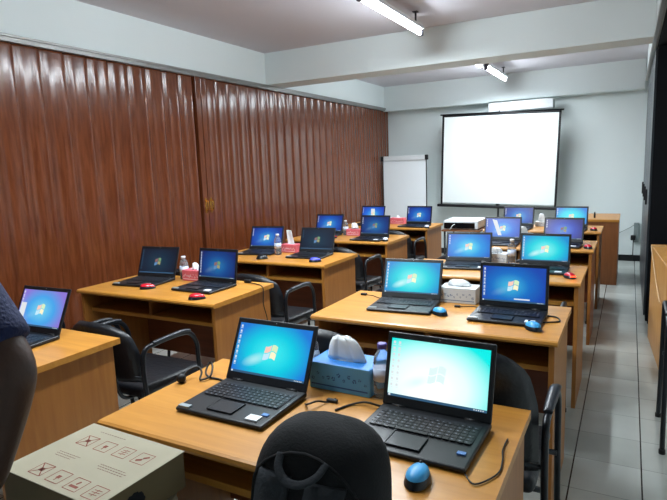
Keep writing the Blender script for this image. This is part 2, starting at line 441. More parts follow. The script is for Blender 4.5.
def display_bm(icons=8, glow=True, win=None):
    bm = B(); uvl = bm.loops.layers.uv.new('UVMap')
    w, z0, z1 = .1415, .028, LH-.017
    f = bm.faces.new([bm.verts.new(v) for v in ((-w, 0, z0), (w, 0, z0), (w, 0, z1), (-w, 0, z1))])
    for lp, uv in zip(f.loops, ((0, 0), (1, 0), (1, 1), (0, 1))): lp[uvl].uv = uv
    bars = [bm.verts.new(v) for v in ((-w, -.0004, z0), (w, -.0004, z0), (w, -.0004, z0+.007), (-w, -.0004, z0+.007))]
    bm.faces.new(bars).material_index = 1
    def q(x0, x1, a, b, mi, y=-.0007):
        bm.faces.new([bm.verts.new(v) for v in ((x0, y, a), (x1, y, a), (x1, y, b), (x0, y, b))]).material_index = mi
    for k in range(icons):
        c, rr = divmod(k, 8)
        x = -w+.006+c*.016; z = z1-.012-rr*.017
        q(x, x+.007, z-.003, z+.004, 2); q(x-.001, x+.008, z-.0075, z-.0055, 2)
    for k in range(5): q(w-.035+k*.006, w-.032+k*.006, z0+.002, z0+.005, 2)
    q(-w+.003, -w+.009, z0+.001, z0+.0065, 2)
    if win: q(*win, 2)
    flag(bm, 3, 1.45)
    return bm
def make_laptop():
    t = thing('laptop', '', 'laptop')
    bm = B()
    bx(bm, -LW/2, LW/2, -LD, .012, .003, .019, .005, 3)
    for v in bm.verts:
        if v.co.y < -LD+.012 and v.co.z > .01: v.co.z -= .005*min(1, (-LD+.03-v.co.y)/.03)
    for sx_ in (-1, 1):
        for sy in (-.2, -.012): bx(bm, sx_*.125-.01, sx_*.125+.01, sy-.006, sy+.006, 0, .0035)
    obj('base', bm, M['lap'], t)
    bm = B(); bx(bm, -.138, .138, -.118, -.018, .0188, .0196, .0004, 1)
    KB = obj('keyboard', bm, M['lapdeck'], t)
    bm = B()
    for r in range(6):
        n = 15 if r else 16
        for k in range(n):
            wd = .272/n; x = -.136+k*wd; y = -.032-r*.0158
            if r == 5 and 4 <= k <= 8:
                if k == 4: bx(bm, x+.0012, x+5*wd-.0012, y-.0135, y, .0195, .0212, .0006, 1)
                continue
            bx(bm, x+.0012, x+wd-.0012, y-.0132, y, .0195, .0212)
            if (k*7+r*3) % 4 != 0: bx(bm, x+.005, x+.0095, y-.008, y-.005, .0212, .02135, mi=1)
    ks = obj('keys', bm, [M['key'], M['keyp']], KB); ks['label'] = 'black keys with pale lettering'
    bm = B(); bx(bm, -.055, .035, -.205, -.135, .0186, .0195, .002, 2); obj('touchpad', bm, M['key'], t)
    for a_ in (-.125, .085):
        bm = B(); cyl(bm, (a_, .006, .017), (a_+.04, .006, .017), .007, 10); obj('hinge', bm, M['blackrub'], t)
    bm = B(); bx(bm, -.148, -.108, -.222, -.205, .0150, .0197, 0); a = obj('sticker', bm, M['sticker_g'], t); a['label'] = 'grey strip label on the left palm rest'
    return t
lap0 = make_laptop()
bm = B(); bx(bm, -LW/2, LW/2, 0, .008, .002, LH, .0035, 3)
LID = bm.copy(); bm.free()
lid_me = bpy.data.meshes.new('screen_lid'); LID.to_mesh(lid_me); lid_me.materials.append(M['lap'])
bm = B(); cyl(bm, (0, -.0008, LH-.008), (0, .001, LH-.008), .0018, 10)
cam_me = bpy.data.meshes.new('webcam'); bm.to_mesh(cam_me); bm.free(); cam_me.materials.append(M['sticker_g'])
note(lap0)
C = srgb
DM = {  # centre, mid, edge, params
 'cyan':  (C(60, 235, 240), C(0, 205, 228), C(30, 120, 215), dict(blob=.55, strength=1.0)),
 'white': (C(255, 255, 255), C(225, 255, 252), C(0, 228, 222), dict(cx=.42, cy=.26, rad=.70, blob=.9, strength=1.12)),
 'cyan2': (C(120, 245, 240), C(20, 212, 225), C(20, 140, 210), dict(blob=.75, strength=1.0)),
 'sky':   (C(60, 180, 225), C(18, 112, 200), C(22, 70, 175), dict(blob=.12, strength=.95, cx=.45)),
 'azure': (C(90, 215, 240), C(20, 150, 225), C(22, 98, 205), dict(blob=.3, strength=1.0)),
 'violet':(C(70, 120, 225), C(34, 62, 180), C(36, 30, 120), dict(blob=.02, strength=.95)),
 'streak':(C(80, 180, 235), C(30, 108, 215), C(34, 66, 180), dict(blob=.1, strength=1.0)),
 'blue':  (C(60, 160, 225), C(20, 96, 200), C(20, 50, 150), dict(blob=.12, strength=.85)),
 'deep':  (C(30, 120, 180), C(16, 76, 150), C(14, 40, 110), dict(blob=.1, strength=.85)),
 'dark':  (C(26, 62, 80), C(16, 44, 66), C(12, 26, 46), dict(blob=.0, strength=.8)),
 'mauve': (C(110, 205, 240), C(70, 165, 235), C(140, 120, 215), dict(blob=.1, strength=1.0)),
}
DMAT = {k: display_mat('display_'+k, *v[:3], **v[3]) for k, v in DM.items()}
# key: x, y(hinge), rot, tilt, display, label
LAPS = {
 'R1a': (-.997, 1.337, -.004, .46, 'cyan', 'open black laptop on the foreground desk, left of the blue tissue box, cyan desktop'),
 'R1b': (-.447, 1.361, -.028, .27, 'white', 'open black laptop on the foreground desk, right end, its screen glaring white'),
 'R2a': (-.965, 2.574, .081, .40, 'cyan2', 'open laptop left of the white floral tissue box, bright cyan screen with a light sweep'),
 'R2b': (-.457, 2.559, -.007, .13, 'sky', 'open laptop right of the white floral tissue box, deeper blue screen beside a blue mouse'),
 'R3a': (-.962, 3.71, .12, .33, 'azure', 'open laptop with azure screen directly below the white projector, left of the bottle'),
 'R3b': (-.469, 3.71, -.007, .26, 'cyan2', 'open laptop with cyan screen right of the clear bottle, red mouse beside it'),
 'R4a': (-.953, 4.804, .014, .26, 'streak', 'open laptop whose blue screen has a slanting white streak of painted reflection'),
 'R4b': (-.467, 4.811, -.05, .31, 'violet', 'open laptop with violet-blue screen, second-last in the right-hand aisle line'),
 'R5a': (-1.013, 5.927, -.04, .21, 'blue', 'farthest laptop under the middle of the projection screen, plain blue display'),
 'R5b': (-.505, 5.932, -.06, .21, 'cyan', 'farthest laptop on the right, cyan display next to the teacher\'s desk'),
 'L1b': (-2.30, 1.425, .05, .43, 'mauve', 'open laptop at the left edge beside the person, mauve and cyan screen'),
 'L2a': (-2.749, 2.57, .099, .356, 'dark', 'open laptop with nearly dark screen, left of the nearest pink tissue box'),
 'L2b': (-2.234, 2.573, -.022, .18, 'deep', 'open laptop with deep blue screen, right of the nearest pink tissue box'),
 'L3a': (-2.751, 3.828, .17, .39, 'blue', 'open laptop with bright blue screen, left of the white tissue standing upright'),
 'L3b': (-2.225, 3.789, .06, .35, 'dark', 'open laptop with dim screen, right of the white tissue standing upright'),
 'L4a': (-2.746, 4.95, .05, .36, 'blue', 'open laptop behind the dim-screened laptop, with a glowing red mouse at its corner'),
 'L4b': (-2.166, 4.822, -.014, .23, 'deep', 'open laptop on the end of the fourth left desk, partly hiding another behind it'),
 'L5a': (-2.732, 6.03, -.01, .30, 'streak', 'open laptop under the left edge of the flip chart, mostly hidden by a nearer laptop'),
 'L5b': (-2.114, 5.949, -.09, .19, 'blue', 'open laptop right of the flip chart board, on the farthest left desk'),
}
first = True
lab_white = {'R1a', 'R2b', 'R3a', 'R3b', 'R4b', 'L2a', 'L2b', 'L4b'}
for k, (x, y, rz, tilt, dm, lab) in LAPS.items():
    if first: r = lap0; r.location = (x, y, TOP); r.rotation_euler = (0, 0, rz); r['label'] = lab; r['group'] = 'open laptops on the desks'
    else: r = dup(lap0, (x, y, TOP), rz, lab)
    first = False
    lid = bpy.data.objects.new('screen_lid', lid_me); COL.objects.link(lid); lid.parent = r; lid.location = (0, .002, .017); lid.rotation_euler = (-tilt, 0, 0)
    w = bpy.data.objects.new('webcam', cam_me); COL.objects.link(w); w.parent = lid
    win = None
    if k == 'R2b': win = (.005, .075, .040, .046)
    if k == 'L1b': win = (-.135, -.10, .045, .13)
    if k == 'R1b': win = None
    near = k[1] in '12'
    bmd = display_bm(16 if k == 'R1b' else (8 if near or k == 'R3b' else 4), True, win)
    if k == 'R4a':
        bmd.faces.new([bmd.verts.new(v) for v in ((-.035, -.001, .045), (-.005, -.001, .045), (-.05, -.001, .175), (-.09, -.001, .185))]).material_index = 2  # glowing white quad imitates a reflection across the screen
    if k == 'L5a':
        bmd.faces.new([bmd.verts.new(v) for v in ((-.02, -.001, .06), (.03, -.001, .06), (.02, -.001, .17), (-.03, -.001, .17))]).material_index = 2
    pale = k == 'R1b'
    dim = dm in ('dark', 'deep', 'violet')
    ds = obj('display', bmd, [DMAT[dm], BAR, ICON_GLARE if dm != 'dark' else BAR]+([FRd] if dim else [ICONP if pale else FR])+(
        [FGd, FBd, FYd] if dim else ([ICONP]*3 if pale else [FG, FB, FY])), lid, (0, -.0006, 0))
    ds['label'] = 'lit display showing the desktop'
    # keep the display's faces looking at the viewer side
    if k in lab_white:
        bm = B(); bx(bm, .088, .128, -.212, -.182, .0150, .0197); s_ = obj('sticker', bm, M['sticker_w'], r); s_['label'] = 'white paper label on the right palm rest'
    if k in ('R1a', 'R1b'):
        bm = B(); bx(bm, .118, .138, -.175, -.162, .0150, .0197); s_ = obj('sticker', bm, M['sticker_b'], r); s_['label'] = 'small blue sticker'

# ------------------------------------------------------------------ chairs
def make_chair(bh=.29, pad=False):
    t = thing('office_chair', '', 'chair')
    bm = B(); bx(bm, -.215, .215, -.2, .22, .415, .475, .026, 4)
    for v in bm.verts:
        if v.co.z > .44: v.co.z += .012*(1-(v.co.x/.215)**2)*(1-((v.co.y-.01)/.21)**2)
        if v.co.y > .19: v.co.z -= .012
    for f in bm.faces: f.smooth = True
    obj('seat', bm, M['vinyl'], t)
    bm = B()
    def back(side):
        def fn(u, v):
            a = (u-.5)*2; s = v
            hw = .225*(1-.16*max(0, s-.55)/.45*(1)) * (1 if s < .8 else math.sqrt(max(.0, 1-((s-.8)/.2)**2*.35)))
            x = a*hw
            z = .50+bh*s - .04*(abs(a)**3)*(s**3)
            y = -.235-.045*s+.05*(a*a) + side*.019*math.sqrt(max(0, 1-abs(a)**6))*math.sqrt(max(0, 1-abs(2*s-1)**6))
            return (x, y, z)
        return fn
    sheet(bm, back(1), 16, 12); sheet(bm, back(-1), 16, 12)
    bmesh.ops.remove_doubles(bm, verts=bm.verts, dist=.0008)
    obj('backrest', bm, M['vinyl'], t)
    for s in (-1, 1):
        x = s*.245
        bm = B()
        pts = [(x, -.24, 0), (x, -.20, .3), (x, -.215, .55), (x, -.20, .655), (x, -.13, .672), (x, .03, .672), (x, .10, .65), (x, .135, .59), (x, .14, .50), (x, .16, .30), (x, .2, 0)]
        tube(bm, smooth_path(pts, 5), .0115, 10)
        obj('side_frame', bm, M['tube'], t)
        if pad: bm = B(); tube(bm, smooth_path([(x, -.16, .684), (x, -.05, .688), (x, .04, .688), (x, .105, .664)], 5), [.014+.005*math.sin(PI*k/15) for k in range(16)], 12, flat=.5); obj('armrest', bm, M['armpad'], t)
        else: bm = B(); tube(bm, smooth_path([(x, -.15, .678), (x, -.05, .680), (x, .04, .680), (x, .09, .670)], 5), .0125, 10, flat=.8); obj('armrest', bm, M['armpad'], t)
        for y in (-.24, .2):
            bm = B(); lathe(bm, [(.015, 0), (.015, .02), (.0125, .024)], 12, c=(x, y)); obj('foot_cap', bm, M['blackrub'], t)
    bm = B(); cyl(bm, (-.245, -.13, .405), (.245, -.13, .405), .010, 10); cyl(bm, (-.245, .13, .405), (.245, .13, .405), .010, 10)
    for sx_ in (-1, 1):
        cyl(bm, (sx_*.13, -.15, .40), (sx_*.13, .15, .40), .009, 8)
        tube(bm, smooth_path([(sx_*.1, -.1, .405), (sx_*.1, -.2, .41), (sx_*.1, -.245, .47), (sx_*.1, -.272, .62)], 5), .009, 8)
    cyl(bm, (-.245, -.213, .53), (.245, -.213, .53), .008, 8)
    obj('crossbar', bm, M['tube'], t)
    return t
ch = make_chair(); note(ch)
CH = [
 (-.972, 1.84, 0, 'black vinyl chair behind the blue tissue box, its back peeking over the box'),
 (-.437, 1.84, 0, 'black vinyl armchair in the right aisle gap behind the glaring white laptop'),
 (-1.08, 3.04, 0, 'black vinyl chair hidden behind the laptop left of the floral tissue box'),
 (-.53, 3.04, 0, 'black vinyl chair showing behind the deep blue laptop with the blue mouse'),
 (-1.08, 4.155, 0, 'black chair behind the azure laptop that stands under the projector'),
 (-.53, 4.155, 0, 'black chair back just beyond the cyan laptop with the red glowing mouse'),
 (-1.08, 5.39, 0, 'black chair behind the laptop with the slanting white streak'),
 (-.53, 5.39, 0, 'black chair tucked under the farthest right desk, by the aisle'),
 (-2.70, 1.87, 0, 'black vinyl chair behind the mauve-screened laptop, farther from the aisle'),
 (-2.14, 1.87, 0, 'black vinyl armchair whose loop arm shows between the two nearest left desks'),
 (-2.70, 3.04, 0, 'black chair behind the nearly dark laptop by the folding door'),
 (-2.14, 3.04, 0, 'black armchair whose loop arm shows right of the hanging cable, second left gap'),
 (-2.70, 4.24, 0, 'black chair behind the bright blue laptop beside the upright tissue'),
 (-2.14, 4.24, 0, 'black armchair with loop arm in the third gap of the left column'),
 (-2.70, 5.42, 0, 'black chair behind the laptop next to the red glowing mouse'),
 (-2.14, 5.42, 0, 'black armchair with loop arm in the farthest gap of the left column'),
]
for i, (x, y, rz, lab) in enumerate(CH):
    if i < 2:
        c_ = make_chair(.40, True); c_.location = (x, y, 0); c_['label'] = lab; c_['group'] = 'tall-backed chairs behind the foreground desk'
    elif i == 2: ch.location = (x, y, 0); ch['label'] = lab; ch['group'] = 'black chairs at the desks'
    else: dup(ch, (x, y, 0), rz, lab)
dup(ch, (.435, 3.14, 0), PI, 'black chair at the far right edge, cut off by the photo, beside the aisle')['group'] = 'black chairs at the desks'

# ------------------------------------------------------------------ mice
def make_mouse(top, led=False):
    t = thing('computer_mouse', '', 'mouse')
    def shell(z0, k, sc, lim):
        bm = B()
        def fn(u, v):
            a = u*2*PI; r = v
            x = .029*sc*r*math.cos(a)*(1-.12*math.sin(a)); y = .049*sc*r*math.sin(a)
            z = z0+k*math.sqrt(max(0, 1-r**2.6))*(1-.15*math.sin(a)*r)
            return (x, y, z)
        sheet(bm, fn, 24, 8); bmesh.ops.remove_doubles(bm, verts=bm.verts, dist=.0004)
        bmesh.ops.contextual_create
        return bm
    bm = shell(.003, .026, 1, 0); lathe(bm, [(.02, 0), (.027, .0035)], 24)
    for v in bm.verts:
        if v.co.z < .0036 and (v.co.x**2+v.co.y**2) > .0006 and abs(math.hypot(v.co.x, v.co.y)-.027) < .0008: v.co.y *= 1.7
    obj('body', bm, M['m_black'], t)
    bm = shell(.0075, .0265, .95, 0)
    o = obj('cover', bm, top, t); o['label'] = 'coloured top cover'
    bm = B(); tube(bm, [(-.003, .026, .0265), (.003, .026, .0265)], .007, 12); obj('scroll_wheel', bm, M['blackrub'], t)
    if led:
        bm = B(); bx(bm, -.016, .016, -.046, -.036, .012, .02, .003, 2); o = obj('light', bm, M['m_led'], t); o['label'] = 'red glowing light'
    return t
mice = {k: make_mouse(M['m_'+k], led) for k, led in (('blue', False), ('red', False), ('black', False), ('violet', False), ('white', False))}
mice['redled'] = make_mouse(M['m_red'], True)
for t in mice.values(): note(t)
MI = [('blue', -.388, 1.068, .1, 'bright blue mouse at the foreground desk edge, right of the backpack'),
 ('blue', -.756, 2.40, .9, 'blue-grey mouse between the two laptops of the second right-hand desk'),
 ('blue', -.330, 2.31, .7, 'blue mouse at the right end of the second right-hand desk'),
 ('redled', -.292, 3.43, .6, 'red mouse with a lit spot at the aisle end of the third right-hand desk'),
 ('red', -.267, 4.62, .5, 'dark red mouse on the aisle end of the fourth right-hand desk'),
 ('red', -.29, 5.80, .5, 'red mouse next to the farthest right laptop'),
 ('red', -2.576, 2.34, -.9, 'red mouse below the nearly dark laptop'),
 ('red', -2.085, 2.235, -.9, 'red mouse at the near right corner of the left desk, below the deep blue laptop'),
 ('black', -2.53, 3.475, -1.0, 'black mouse between two laptops on the third left desk'),
 ('violet', -2.05, 3.48, -1.0, 'violet and white mouse at the aisle corner of the third left desk'),
 ('redled', -2.57, 4.72, -.9, 'red glowing mouse at the left of the fourth left desk'),
 ('white', -1.98, 4.66, .4, 'pale mouse on the aisle corner of the fourth left desk'),
 ('white', -1.94, 5.73, .4, 'pale mouse on the aisle corner of the farthest left desk')]
used = set()
for kind, x, y, rz, lab in MI:
    t = mice[kind]
    if kind not in used: used.add(kind); t.location = (x, y, TOP); t.rotation_euler = (0, 0, rz); t['label'] = lab; t['group'] = 'mice on the desks'
    else: dup(t, (x, y, TOP), rz, lab)

# ------------------------------------------------------------------ tissue boxes
def tissue_sheet(w=.07, h=.075, seed=1, up=False):
    bm = B(); rnd = random.Random(seed); off = Vector((rnd.random()*9, rnd.random()*9, 0))
    def fn(u, v):
        a = u*2-1; b = v*2-1
        r = max(abs(a), abs(b))
        if up:
            x = a*w*.45*(1-.3*v); y = .004*math.sin(5*u); z = v*h; x += (1-v)*0 - .02*v
            return (x, y+.004*noise.noise(Vector((u*3, v*3, seed))), z)
        th_ = 2*PI*u; r = v
        fold = 1+.22*math.sin(3*th_+seed)+.12*math.sin(7*th_+seed*2)+.06*math.sin(13*th_)
        k = r**.55
        x = (-.25*w)*(1-r) + w*.78*k*math.cos(th_)*(1+.12*math.sin(5*th_+seed))
        y = .024*k*math.sin(th_)*fold
        z = h*(1-r**2.4)*(1+.10*math.sin(4*th_+seed)*r) + .006*noise.noise(off+Vector((a*5, b*5, 1)))*(1-r)
        if r > .9: z = max(z, .0008)
        return (x, y, max(z, .0008))
    g, fs = sheet(bm, fn, 40, 12)
    bmesh.ops.remove_doubles(bm, verts=bm.verts, dist=.0002)
    r = bmesh.ops.extrude_face_region(bm, geom=list(bm.faces))
    bmesh.ops.translate(bm, vec=(0, .0012, .0005), verts=[v for v in r['geom'] if isinstance(v, bmesh.types.BMVert)])
    return bm
def tissue_box(x, y, rz, w, d, h, mat, mat2, ink, label, seed, up=False, group='tissue boxes on the desks', tw=.065, th=.07):
    t = thing('tissue_box', label, 'tissue box', (x, y, TOP), rz, group)
    bm = B(); bx(bm, -w/2, w/2, -d/2, d/2, 0, h, .003, 2)
    for f in bm.faces:
        if f.normal.z < .5: f.material_index = 1
    obj('carton', bm, [mat, mat2], t)
    bm = B(); rnd = random.Random(seed)
    n = 11
    for side in (-1,):
        for i in range(n):
            cx = -w/2+.015+(w-.03)*i/(n-1); cz = h*(.36+.12*(i % 2)+.16*rnd.random()); rr = .0028+.0022*rnd.random()
            for kk in range(5):
                a = 2*PI*kk/5+rnd.random()
                c2 = Vector((cx+rr*math.cos(a), side*(d/2+.0004+.00006*kk), cz+rr*math.sin(a)))
                bm.faces.new([bm.verts.new(c2+Vector((rr*.55*math.cos(b), 0, rr*.55*math.sin(b)))) for b in [2*PI*q/6 for q in range(6)]])
        bx(bm, -w/2+.008, w/2-.008, side*(d/2+.0003)-.0002, side*(d/2+.0003)+.0002, h*.16, h*.21)
    obj('printed_flowers', bm, ink, t)
    bm = B(); bmesh.ops.create_circle(bm, cap_ends=True, segments=24, radius=1); bmesh.ops.transform(bm, matrix=Matrix.Translation((0, 0, h+.0006)) @ Matrix.Diagonal((w*.3, d*.18, 1, 1)), verts=bm.verts)
    obj('opening', bm, M['tb_white'], t)
    obj('tissue', tissue_sheet(tw, th, seed, up), M['tissue'], t, (0, 0, h))
    return t
tissue_box(-.77, 1.485, -.03, .215, .125, .088, M['tb_blue'], M['tb_blue2'], M['ink_navy'], 'blue patterned tissue box with a tall white tissue, on the foreground desk', 3, tw=.082, th=.072)
tissue_box(-.735, 2.68, .0, .185, .11, .078, M['tb_white'], M['tb_white'], M['ink_blue'], 'white tissue box with blue floral band between the laptops of the second desk', 5, tw=.075, th=.03)
tissue_box(-.80, 3.87, .0, .15, .1, .062, M['tb_white'], M['tb_white'], M['ink_blue'], 'white tissue box beside the clear bottle, between two laptops', 6, th=.035, tw=.05)
tissue_box(-.80, 4.98, .0, .15, .1, .06, M['tb_white'], M['tb_white'], M['ink_blue'], 'white tissue box left of the violet-blue laptop, fourth right desk', 8, th=.06, tw=.04)
tissue_box(-.80, 6.12, .0, .13, .1, .05, M['tb_white'], M['tb_white'], M['ink_blue'], 'white tissue box between the two farthest right laptops', 9, th=.08, tw=.045)
tissue_box(-2.475, 2.66, .0, .145, .1, .07, M['tb_pink'], M['tb_pink'], M['ink_white'], 'pink tissue box nearest the camera, between the dark and deep blue laptops', 11, th=.04, tw=.028)
tissue_box(-2.50, 3.86, .0, .15, .1, .068, M['tb_pink'], M['tb_pink'], M['ink_white'], 'pink tissue box with a white tissue standing upright, third left desk', 12, up=True, tw=.075, th=.115)
tissue_box(-2.46, 5.0, .0, .15, .1, .065, M['tb_pink'], M['tb_pink'], M['ink_white'], 'pink tissue box with a slanting white tissue, fourth left desk', 13, tw=.05, th=.06)
tissue_box(-2.42, 6.1, .0, .17, .1, .072, M['tb_pink'], M['tb_pink'], M['ink_white'], 'pink tissue box farthest away, in front of the flip chart', 14, tw=.025, th=.025)

# ------------------------------------------------------------------ bottles
def bottle(x, y, h, cap, label, lab=True):
    t = thing('water_bottle', label, 'bottle', (x, y, TOP), 0, 'water bottles on the desks')
    s = h/.2; bm = B()
    prof = [(.024, 0), (.029, .004), (.030, .02), (.0285, .03), (.030, .04), (.0285, .05), (.030, .06), (.030, .115), (.028, .122), (.030, .13), (.027, .15), (.016, .172), (.0125, .178), (.0125, .186)]
    lathe(bm, [(a*.95, b*s) for a, b in prof], 24); obj('body', bm, M['plast'], t)
    bm = B(); lathe(bm, [(.0145, .183*s), (.0145, .2*s), (.013, .202*s)], 20); obj('cap', bm, cap, t)
    bm = B(); lathe(bm, [(.0292, .065*s), (.0292, .112*s)], 24); obj('paper_band', bm, M['label_blue'], t)
bottle(-.637, 1.455, .165, M['cap_purple'], 'clear water bottle with purple cap right of the blue tissue box')
bottle(-.915, 1.50, .155, M['cap_purple'], 'clear bottle with purple cap peeping between laptop and blue tissue box')
bottle(-.69, 3.82, .165, M['cap_white'], 'clear bottle between the two laptops of the third right desk')
bottle(-2.575, 2.66, .15, M['cap_white'], 'small clear bottle beside the nearest pink tissue box')
bottle(-2.53, 3.70, .17, M['cap_white'], 'slim clear bottle left of the upright white tissue')
bottle(-2.565, 5.0, .15, M['cap_white'], 'clear bottle right of the laptop with the glowing red mouse')

# ------------------------------------------------------------------ cables and small plugs
def cable(name, pts, r, label, cat='cable', mat='blackrub', extra=None):
    bm = B(); tube(bm, smooth_path(pts, 6), r, 8)
    t = thing(name, label, cat, tuple(pts[0]))
    o = obj('wire', bm, M[mat], t); o.location = tuple(-Vector(pts[0]))
    if extra:
        bm = B(); extra(bm); o2 = obj('plug' if name != 'earphones' else 'earpiece', bm, M['blackrub'], t); o2.location = tuple(-Vector(pts[0]))
    return t
z = TOP+.0035
def ear(bm):
    g = bmesh.ops.create_uvsphere(bm, u_segments=16, v_segments=10, radius=.016)
    bmesh.ops.transform(bm, matrix=Matrix.Translation((-1.295, 1.285, TOP+.0155)), verts=g['verts'])
    for f in bm.faces: f.smooth = True
cable('earphones', [(-1.295, 1.29, TOP+.016), (-1.297, 1.32, TOP+.03), (-1.282, 1.352, TOP+.034), (-1.262, 1.348, TOP+.02), (-1.25, 1.325, TOP+.006), (-1.235, 1.322, z+.003), (-1.225, 1.35, TOP+.012), (-1.245, 1.385, TOP+.03), (-1.27, 1.40, TOP+.034), (-1.265, 1.372, TOP+.012), (-1.235, 1.352, z+.002), (-1.19, 1.352, z), (-1.16, 1.345, z)], .0035,
      'black earpiece with a looped wire left of the cyan laptop on the foreground desk', 'headset', extra=ear)
cable('cable', [(-.30, 1.13, z), (-.27, 1.10, z), (-.235, 1.16, z), (-.236, 1.22, z), (-.245, 1.27, z), (-.245, 1.33, z)], .002, 'thin black cable curling right of the glaring laptop')
cable('cable', [(-.82, 1.30, z), (-.80, 1.28, z+.012), (-.785, 1.31, z+.012), (-.77, 1.34, z), (-.755, 1.37, z)], .003, 'short black cable with plug between the two foreground laptops', extra=lambda bm: bx(bm, -.775, -.74, 1.345, 1.358, TOP, TOP+.01, .002, 1, mat=None))
cable('cable', [(-.72, 1.30, z), (-.70, 1.345, z), (-.67, 1.37, z+.004), (-.64, 1.36, z+.012), (-.615, 1.372, z+.003), (-.605, 1.375, z+.003)], .0032, 'black cable entering the left side of the glaring laptop')
cable('cable', [(-1.252, 2.63, z), (-1.20, 2.625, z), (-1.16, 2.60, z), (-1.125, 2.578, z)], .002, 'black plug and cable left of the second desk\'s cyan laptop', extra=lambda bm: bx(bm, -1.268, -1.235, 2.622, 2.642, TOP, TOP+.012, .003, 2))
cable('cable', [(-.712, 2.555, z), (-.68, 2.57, z), (-.64, 2.58, z), (-.617, 2.57, z)], .002, 'tiny black plug in front of the floral tissue box', extra=lambda bm: bx(bm, -.728, -.70, 2.546, 2.562, TOP, TOP+.01, .003, 2))
cable('cable', [(-.30, 2.53, z), (-.26, 2.52, z), (-.243, 2.46, z), (-.28, 2.43, z), (-.32, 2.41, z)], .0035, 'black cable looping beside the blue mouse on the second right desk')
cable('cable', [(-2.074, 2.685, z), (-1.99, 2.66, z+.001), (-1.925, 2.62, z+.002), (-1.905, 2.61, TOP-.02), (-1.903, 2.60, TOP-.1), (-1.900, 2.625, TOP-.2), (-1.903, 2.61, TOP-.3), (-1.902, 2.6, TOP-.42)], .003, 'black cable hanging over the end panel of the second left desk',
      extra=lambda bm: bx(bm, -2.10, -2.055, 2.675, 2.70, TOP, TOP+.022, .006, 2))
cable('cable', [(.26, 4.83, TOP+.004), (.175, 4.82, TOP+.004), (.168, 4.81, TOP-.012), (.178, 4.66, .66), (.193, 4.4, .55), (.208, 4.15, .47)], .003, 'pale cable hanging down the side of the wooden desk at the right edge', mat='beige')

# ------------------------------------------------------------------ projector and trolley
t = thing('projector_stand', 'small black stand carrying the projector between the two desk columns', 'stand', (-1.55, 5.86, 0))
bm = B(); bx(bm, -.205, .205, -.2, .22, .725, .745, .004, 2); obj('shelf', bm, M['teacher'], t)
for sx_ in (-1, 1):
    for sy in (-1, 1):
        bm = B(); cyl(bm, (sx_*.18, sy*.17+.01, 0), (sx_*.18, sy*.17+.01, .727), .011); obj('leg', bm, M['tube'], t)
bm = B(); bx(bm, -.19, .19, -.17, .19, .25, .265); obj('lower_shelf', bm, M['teacher'], t)
t = thing('projector', 'white projector with black front standing between the desk columns', 'projector', (-1.55, 5.84, .745), 0)
bm = B(); bx(bm, -.185, .185, -.17, .2, .008, .098, .012, 3); obj('case', bm, M['white'], t)
bm = B(); bx(bm, -.178, .15, -.1765, -.165, .014, .075, .004, 1); o = obj('front_grille', bm, M['darkglass'], t); o['label'] = 'black face'
bm = B(); cyl(bm, (-.11, .2, .055), (-.11, .225, .055), .036, 20); obj('lens', bm, M['darkglass'], t)
for sx_ in (-1, 1):
    for sy in (-.13, .16): bm = B(); lathe(bm, [(.012, 0), (.014, .01)], 12, c=(sx_*.15, sy)); obj('foot', bm, M['blackrub'], t)
bm = B(); tube(bm, smooth_path([(-.06, -.178, .06), (-.075, -.2, .05), (-.1, -.2, .015), (-.11, -.19, .003)], 4), .004, 8); o = obj('cable', bm, M['white'], t); o['label'] = 'white cable'

# ------------------------------------------------------------------ projection screen on tripod
sc = thing('projection_screen', 'large white projection screen with black border on a tripod at the far wall', 'projection screen', (-1.70, 8.2, 0))
tl = .030
def rotm(): return Matrix.Translation((0, 0, 1.47)) @ Matrix.Rotation(tl, 4, 'Y') @ Matrix.Translation((0, 0, -1.47))
RM = rotm()
def part(name, fn, mat, par=None):
    bm = B(); fn(bm); bmesh.ops.transform(bm, matrix=RM, verts=bm.verts); return obj(name, bm, mat, par or sc)
part('screen_surface', lambda bm: bx(bm, -.80, .80, -.004, .002, .83, 2.10), M['screenw'])
part('black_border', lambda bm: [bx(bm, -.83, -.80, -.005, .001, .80, 2.13), bx(bm, .80, .83, -.005, .001, .80, 2.13), bx(bm, -.83, .83, -.005, .001, 2.10, 2.125)], M['black_base'])
part('top_bar', lambda bm: [cyl(bm, (-.86, 0, 2.135), (.86, 0, 2.135), .011), cyl(bm, (.0, .01, 2.13), (0, .01, 2.165), .008)], M['black_base'])
part('case', lambda bm: bx(bm, -.88, .88, -.03, .04, .765, .805, .012, 3), M['black_base'])
bm = B(); cyl(bm, (0, .075, .35), (0, .075, 2.09), .014); obj('pole', bm, M['tube'], sc)
bm = B(); bx(bm, -.02, .02, .0, .08, .79, .83); obj('bracket', bm, M['tube'], sc)
for a in (-PI/2, PI*.17, PI*.83):
    bm = B(); tube(bm, [(0, .075, .40), (.30*math.cos(a), .075+.26*math.sin(a), .012)], .011, 8); obj('leg', bm, M['tube'], sc)
for x, wd, m_, lab, nm, cat in ((-1.02, .09, 'white', 'small white pack resting on the screen\'s lower bar', 'small_box', 'box'),):
    pass

